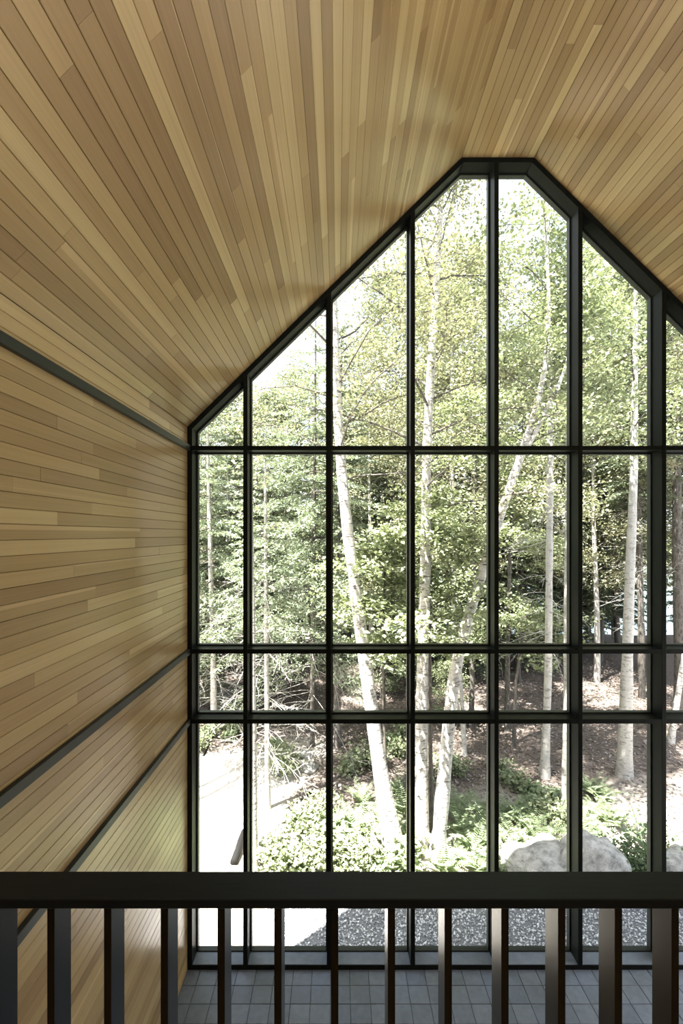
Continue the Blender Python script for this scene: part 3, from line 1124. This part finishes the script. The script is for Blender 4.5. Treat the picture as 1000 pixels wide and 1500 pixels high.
back = [(300, 18, 'b', .8), (345, 21, 'b', .75), (405, 19, 'b', .72), (440, 23, 'b', .85), (540, 18, 'b', .8), (585, 21, 'b', 1.1), (520, 25, 'b', .8),
        (660, 17, 'b', 1.0), (700, 20, 'b', 1.1), (760, 19, 'b', .9), (640, 25, 'b', 1.2), (735, 27, 'b', 1.0), (795, 23, 'b', 1.0), (870, 18, 'b', .92),
        (905, 22, 'b', 1.1), (960, 19, 'b', 1.0), (1010, 22, 'b', 1.1), (860, 27, 'b', 1.1), (1040, 17, 'b', 1.0), (240, 20, 'b', .7), (480, 30, 'b', .8),
        (560, 32, 'b', 1.0), (690, 33, 'b', 1.2), (380, 31, 'b', .85), (960, 30, 'b', 1.2),
        (330, 16.5, 's', .72), (420, 16, 's', .62), (275, 15, 's', .7), (540, 20, 's', .8), (600, 17, 's', .6), (650, 22, 's', .9), (720, 22, 's', .8), (770, 25, 's', 1.0),
        (830, 22, 's', .8), (880, 20.5, 's', .85), (860, 24, 's', 1.0), (760, 18, 's', .6), (480, 21, 's', .8), (440, 26, 's', .9), (360, 27, 's', .9), (570, 26, 's', 1.0),
        (620, 30, 's', 1.1), (745, 21, 's', .7), (800, 19.5, 's', .62), (872, 23, 's', .8), (900, 26, 's', 1.0), (780, 28, 's', .9), (690, 18.5, 's', .6), (565, 19, 's', .62), (525, 22.5, 's', .8), (350, 18.5, 's', .7), (400, 22, 's', .8), (700, 28, 's', 1.0), (510, 34, 's', 1.1), (300, 24, 's', .9), (1030, 26, 's', 1.0)]
for k, (px, Y, kd, s) in enumerate(back):
    X = (px - VPX) * Y / F
    if kd == 'b':
        place(PB[k % 3], X, Y, s, rb.uniform(0, 6.28), LB, 'tree', 'broadleaf trees deep in the wood')
    else:
        place(PS[k % 2], X, Y, s, rb.uniform(0, 6.28), LS, 'tree', 'conifers deep in the wood')
shr = [(300, 15.5, .5), (560, 16.5, .6), (590, 19, .8), (450, 20, .7), (520, 22, .9), (400, 23, .9), (640, 20, .8), (740, 21, .7), (700, 24, .9), (800, 26, .9),
       (655, 14.2, .5), (345, 22, .9), (610, 24, 1.0), (470, 26, 1.0), (860, 24.5, .6), (560, 29, 1.1), (670, 29, 1.1)]
for k, (px, Y, s) in enumerate(shr):
    place(PH[k % 2], (px - VPX) * Y / F, Y, s, rb.uniform(0, 6.28), LH, 'shrub', 'shrubs on the forest floor')
# trees beyond the lake
for k, (x, y, s) in enumerate([(38, 178, 1.0), (52, 182, 1.2), (66, 176, 1.1), (80, 184, 1.3), (96, 180, 1.2), (110, 186, 1.3), (126, 181, 1.2), (24, 184, 1.2), (10, 180, 1.1)]):
    place(PB[k % 3], x, y, s, k * 1.3, 'distant leafy tree on the far shore of the lake', 'tree', 'trees on the far shore')
relabel([o for o in COL.objects if o.get('group') == 'broadleaf trees deep in the wood'], '%s of the leafy forest trees behind the near trunks in the %s bay')
relabel([o for o in COL.objects if o.get('group') == 'conifers deep in the wood'], '%s of the dark conifers deep in the wood in the %s bay')
relabel([o for o in COL.objects if o.get('group') == 'shrubs on the forest floor'], '%s low shrub on the shaded forest floor in the %s bay')
relabel_row([o for o in COL.objects if o.get('group') == 'trees on the far shore'], 'distant leafy tree on the far lake shore, %s')
# two birches left of the frame whose shadows cross the pale bank
for k, (x, y) in enumerate([(-5.6, 8.5), (-5.3, 9.2)]):
    zz = np.linspace(-0.1, 13, 20)
    P = np.stack([0.25 * np.sin(zz * 0.3 + k), 0.15 * np.cos(zz * 0.4), zz], -1)
    R = np.linspace(0.10, 0.02, 20)
    root = empty('birch', (x, y, float(ground_z(x, y))), label=('nearer' if k == 0 else 'farther') + ' birch left of the gable, its shadow crossing the pale bank', category='tree', group='birches beside the house')
    add_mesh('trunk', tube(P, R, 8), M_BIRCH, root, True)
    b_, lf = broadleaf(P, R, 8.5, 13, 1.5, 18, 3500, 0.09, 70 + k)
    add_mesh('branches', b_, M_DARKBARK, root, kind='stuff')
    add_mesh('foliage', lf, M_BIRCHLEAF, root, kind='stuff')


# ---------------------------------------------------------------- undergrowth
def fern_mesh(seed, nf=13, L=0.75, leaflet=0.13):
    rng = np.random.default_rng(seed)
    stems, c, ax, sz = [], [], [], []
    for k in range(nf):
        az = k * 2.4 + rng.uniform(-0.3, 0.3)
        e = math.radians(rng.uniform(48, 72))
        l = L * rng.uniform(0.7, 1.1)
        d = np.array([math.cos(az) * math.cos(e), math.sin(az) * math.cos(e), math.sin(e)])
        B = curve_branch((0, 0, 0), d, l, 1.25, rng, 9, 0.02)
        stems.append(tube(B, np.linspace(0.006, 0.002, 9), 3))
        side = np.array([-math.sin(az), math.cos(az), 0])
        for t in np.linspace(0.18, 1, 16):
            q = np.array([np.interp(t, np.linspace(0, 1, 9), B[:, j]) for j in range(3)])
            ll = leaflet * (1.15 - t) * (0.55 + 0.9 * min(1, t * 3)) + 0.015
            for s in (-1, 1):
                dv = side * s + d * 0.35
                dv[2] -= 0.15
                dv /= np.linalg.norm(dv)
                c.append(q + dv * ll * 0.5)
                ax.append(dv)
                sz.append(ll)
    c, ax, sz = np.array(c), np.array(ax), np.array(sz)
    up = np.array([0, 0, 1.0]) + 0.25 * rng.normal(size=(len(c), 3))
    s = np.cross(up, ax)
    s /= np.linalg.norm(s, axis=1)[:, None]
    Ls = sz[:, None]
    v = np.stack([c - ax * Ls * .5, c + s * Ls * .17, c + ax * Ls * .5, c - s * Ls * .17], 1).reshape(-1, 3)
    return merge(stems), (v, np.arange(4 * len(c)).reshape(-1, 4))


def fern(seed, material):
    r = empty('fern', (0, 0, 0))
    s, f = fern_mesh(seed)
    add_mesh('stems', s, material, r, kind='stuff')
    add_mesh('fronds', f, material, r, kind='stuff')
    return r


FERN = [fern(81, M_FERN), fern(82, M_FERN)]
rf = np.random.default_rng(5)
# ferns between the birches
fspots = [(690, 1235), (715, 1220), (668, 1250), (700, 1262), (728, 1250), (680, 1205), (650, 1265), (745, 1190), (752, 1225), (735, 1262), (708, 1185), (668, 1180),
          (775, 1205), (560, 1190), (592, 1180), (598, 1215), (585, 1150), (545, 1215), (520, 1205), (500, 1190), (530, 1165), (505, 1232), (470, 1215), (790, 1222), (760, 1182),
          (870, 1180), (860, 1205), (880, 1160), (865, 1150), (894, 1195), (858, 1230)]
for k, (px, py) in enumerate(fspots):
    p = on_ground(px, py + 14)
    if px < 610:
        lab, g_ = 'bright green fern in the sun below the leaning birch', 'ferns below the leaning birch'
    elif px < 840:
        lab, g_ = 'feathery green fern between the white birches and the pale rock', 'ferns right of the birches'
    else:
        lab, g_ = 'feathery fern on the bank left of the aspen foot', 'ferns by the aspen'
    o = place(FERN[k % 2], p.x, p.y, rf.uniform(0.6, 1.0), rf.uniform(0, 6.28), lab, 'fern', g_)
    o.location.z = p.z - 0.01


def leafy(seed, material, h, reach, nl, leaf, twigs=4, name='leafy_plant'):
    r = empty(name, (0, 0, 0))
    rng = np.random.default_rng(seed)
    br, cen = [], []
    for k in range(int(9 + 6 * reach)):
        az = k * 2.4
        e = math.radians(rng.uniform(45, 80))
        d = (math.cos(az) * math.cos(e) * reach, math.sin(az) * math.cos(e) * reach, math.sin(e))
        B = curve_branch((rng.normal() * 0.06, rng.normal() * 0.06, -0.02), d, h * rng.uniform(0.6, 1.1), 0.5, rng, 7, 0.08)
        br.append(tube(B, np.linspace(0.008, 0.003, 7), 3))
        cen.extend(B[2:])
    cen = np.array(cen)
    c = cen[rng.integers(0, len(cen), nl)] + rng.normal(size=(nl, 3)) * np.array([0.09, 0.09, 0.06])
    c[:, 2] = np.maximum(c[:, 2], 0.03)
    add_mesh('stems', merge(br), M_DARKBARK, r, kind='stuff')
    add_mesh('leaves', leaf_quads(c, leaf, rng, 1.0, 0.7), material, r, kind='stuff')
    return r


LP = [leafy(91, M_MAPLELEAF, 0.45, 1.0, 260, 0.10), leafy(92, M_FERN, 0.35, 1.2, 220, 0.12), leafy(93, M_MAPLELEAF, 0.6, 0.9, 380, 0.09)]
lspots = [(410, 1235), (430, 1250), (450, 1225), (470, 1248), (425, 1270), (455, 1270), (395, 1262), (440, 1205), (480, 1265), (500, 1255), (525, 1250), (515, 1270),
          (545, 1258), (555, 1275), (470, 1190), (600, 1262), (585, 1272), (410, 1275), (530, 1230), (490, 1215), (410, 1105), (425, 1115), (400, 1092), (412, 1128), (300, 1075), (335, 1078), (292, 1092),
          (345, 1070), (527, 1110), (545, 1118), (515, 1128), (572, 1085), (595, 1075), (580, 1100), (742, 1140), (755, 1150), (735, 1125), (780, 1160), (762, 1262), (740, 1272), (655, 1120), (672, 1130),
          (620, 1135), (780, 1178), (805, 1195), (818, 1210), (815, 1170)]
for k, (px, py) in enumerate(lspots):
    p = on_ground(px, py + 6)
    if px < 600 and py > 1180:
        lab, g_ = 'broad-leaved ground plant in full sun below the window', 'sunlit ground plants'
    elif px < 470:
        lab, g_ = 'small green seedling on the brown slope near the thin trunks', 'seedlings on the left slope'
    elif px < 700:
        lab, g_ = 'small green seedling on the leaf litter by the birches', 'seedlings by the birches'
    else:
        lab, g_ = 'small leafy plant on the leaf litter near the grey fir foot', 'plants right of the birches'
    o = place(LP[k % 3], p.x, p.y, rf.uniform(0.75, 1.2), rf.uniform(0, 6.28), lab, 'plant', g_)
    o.location.z = p.z
BU = leafy(95, M_BLUEFERN, 0.9, 0.9, 1500, 0.075, name='leafy_bush')
p = on_ground(938, 1290)
BU.location = p
BU['label'], BU['category'] = 'blue-green bush growing right of the big rock', 'bush'
BU2 = leafy(96, M_BLUEFERN, 0.8, 0.5, 130, 0.085, name='leafy_shoot')
p = on_ground(936, 1236)
BU2.location = p
BU2['label'], BU2['category'] = 'tall shoot with dark oval leaves above the bush', 'plant'


for g_, fmt in (('ferns below the leaning birch', 'bright fern in the sun below the leaning birch, %s of that patch'),
                ('ferns right of the birches', 'feathery fern between the birches and pale rock, %s of that patch'),
                ('ferns by the aspen', 'feathery fern on the bank left of the aspen, %s of that patch'),
                ('sunlit ground plants', 'broad-leaved ground plant in full sun below the window, %s of its bed'),
                ('seedlings on the left slope', 'small green seedling on the slope near the thin trunks, %s there'),
                ('seedlings by the birches', 'small green seedling on leaf litter by the birches, %s there'),
                ('plants right of the birches', 'small leafy plant on leaf litter near the grey fir, %s there')):
    relabel_row([o for o in COL.objects if o.get('group') == g_], fmt)


# ---------------------------------------------------------------- rocks, logs, gravel, litter
def rock(label, px, py, sx, sy, sz, seed, rz=0.0, sink=0.3, material=None):
    bm = bmesh.new()
    bmesh.ops.create_icosphere(bm, subdivisions=4, radius=1.0)
    for v in bm.verts:
        d = mnoise.noise(v.co * 1.1 + Vector((seed * 3.1, 0, 0))) * 0.42 + mnoise.noise(v.co * 3.1 + Vector((0, seed * 2.7, 0))) * 0.11
        v.co *= 1 + d
        v.co.z = max(v.co.z, -0.6)
        # flattened facets as on split granite
        for nvec, lim in (((0.2, -0.3, 0.93), 0.78), ((-0.8, -0.4, 0.45), 0.85), ((0.75, -0.5, 0.4), 0.86)):
            n_ = Vector(nvec).normalized()
            dd_ = v.co.dot(n_)
            if dd_ > lim:
                v.co -= n_ * (dd_ - lim) * 0.8
    for f in bm.faces:
        f.smooth = True
    me = bpy.data.meshes.new('rock')
    bm.to_mesh(me)
    bm.free()
    p = on_ground(px, py)
    o = link('rock', me, material or M_ROCK, None, label=label, category='rock')
    o.location = (p.x, p.y, p.z + sz * (1 - sink) * 0.5)
    o.scale = (sx, sy, sz)
    o.rotation_euler = (0, 0, rz)
    return o


rock('pale granite boulder left of the sixth mullion, mossy hollow on top', 797, 1290, 0.62, 0.5, 0.46, 1)
rock('rounded grey boulder right of the sixth mullion, beside the bush', 872, 1292, 0.56, 0.5, 0.6, 2, 0.6)
rock('low pale boulder at the right edge beyond the bush', 1000, 1296, 0.5, 0.45, 0.42, 3, 1.1)
rock('white stone on the brown slope right of the thin dead spruce', 452, 1128, 0.22, 0.17, 0.13, 4)
rock('dark round boulder in shade behind the first bay branches', 350, 1052, 0.62, 0.6, 0.72, 5, material=M_DARKROCK)
rock('mossy stone half buried right of the leaning birch', 597, 1165, 0.24, 0.2, 0.24, 6, material=M_DARKROCK)
rock('flat pale stone just above the white stone on the slope', 446, 1108, 0.22, 0.18, 0.13, 7)


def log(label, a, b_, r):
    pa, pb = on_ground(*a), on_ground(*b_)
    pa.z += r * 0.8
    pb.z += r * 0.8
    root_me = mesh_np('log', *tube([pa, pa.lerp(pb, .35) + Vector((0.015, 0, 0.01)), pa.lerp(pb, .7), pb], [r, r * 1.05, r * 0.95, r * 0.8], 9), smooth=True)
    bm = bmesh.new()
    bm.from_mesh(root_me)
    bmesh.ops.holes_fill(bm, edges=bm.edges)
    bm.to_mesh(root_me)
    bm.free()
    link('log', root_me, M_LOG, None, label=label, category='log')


log('dark log-shaped bar lying on the pale bank in the first bay', (342, 1268), (357, 1222), 0.065)  # near-black tube lying on the bank
log('trunk shadow shaped as a short dark log at the thin white trunk', (379, 1258), (406, 1262), 0.06)  # cast shadow of the trunk, built as a solid dark bar
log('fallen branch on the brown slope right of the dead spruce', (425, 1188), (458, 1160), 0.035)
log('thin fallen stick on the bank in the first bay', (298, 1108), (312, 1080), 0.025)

# crushed stone beside the house: nobody could count it
rgv = np.random.default_rng(3)
N = 15000
gxp = rgv.uniform(-1.3, 5.2, N)
gyp = rgv.uniform(D + 0.32, 8.1, N)
keep = (gxp > -0.95 + 0.15 * np.sin(gyp * 4)) & (gyp < 7.95 + 0.12 * np.sin(gxp * 3))
gxp, gyp = gxp[keep], gyp[keep]
N = len(gxp)
octv = np.array([(1, 0, 0), (0, 1, 0), (-1, 0, 0), (0, -1, 0), (0, 0, 1), (0, 0, -1)], float)
octf = np.array([(0, 1, 4), (1, 2, 4), (2, 3, 4), (3, 0, 4), (1, 0, 5), (2, 1, 5), (3, 2, 5), (0, 3, 5)])
A = rgv.normal(size=(N, 3, 3))
Qr, _ = np.linalg.qr(A)
sc = rgv.uniform(0.010, 0.024, (N, 1, 1)) * rgv.uniform(0.6, 1.25, (N, 1, 3))
ov = (octv[None] * sc * rgv.uniform(0.75, 1.2, (N, 6, 1))) @ Qr
ov += np.stack([gxp, gyp, ground_z(gxp, gyp) + 0.008], -1)[:, None, :]
of = (octf[None] + (np.arange(N) * 6)[:, None, None]).reshape(-1, 3)
link('gravel', mesh_np('gravel', ov.reshape(-1, 3), None, of), M_GRAVEL, None, kind='stuff', label='grey crushed stone spread along the foot of the window', category='gravel')
# leaf litter
N = 26000
lx = rgv.uniform(-7, 12, N)
ly = 8.6 + 15 * rgv.uniform(0, 1, N) ** 1.2
keep = ~((lx < -0.9 + 0.22 * (ly - 9) * 1.0 - 0.4) & (ly < 12.5))
lx, ly = lx[keep], ly[keep]
c = np.stack([lx, ly, ground_z(lx, ly) + 0.015], -1)
v, q = leaf_quads(c, 0.085, rgv, 1.6, 0.65)
link('leaf_litter', mesh_np('leaf_litter', v, q), M_LITTER, None, kind='stuff', label='brown fallen leaves covering the forest floor', category='leaves')
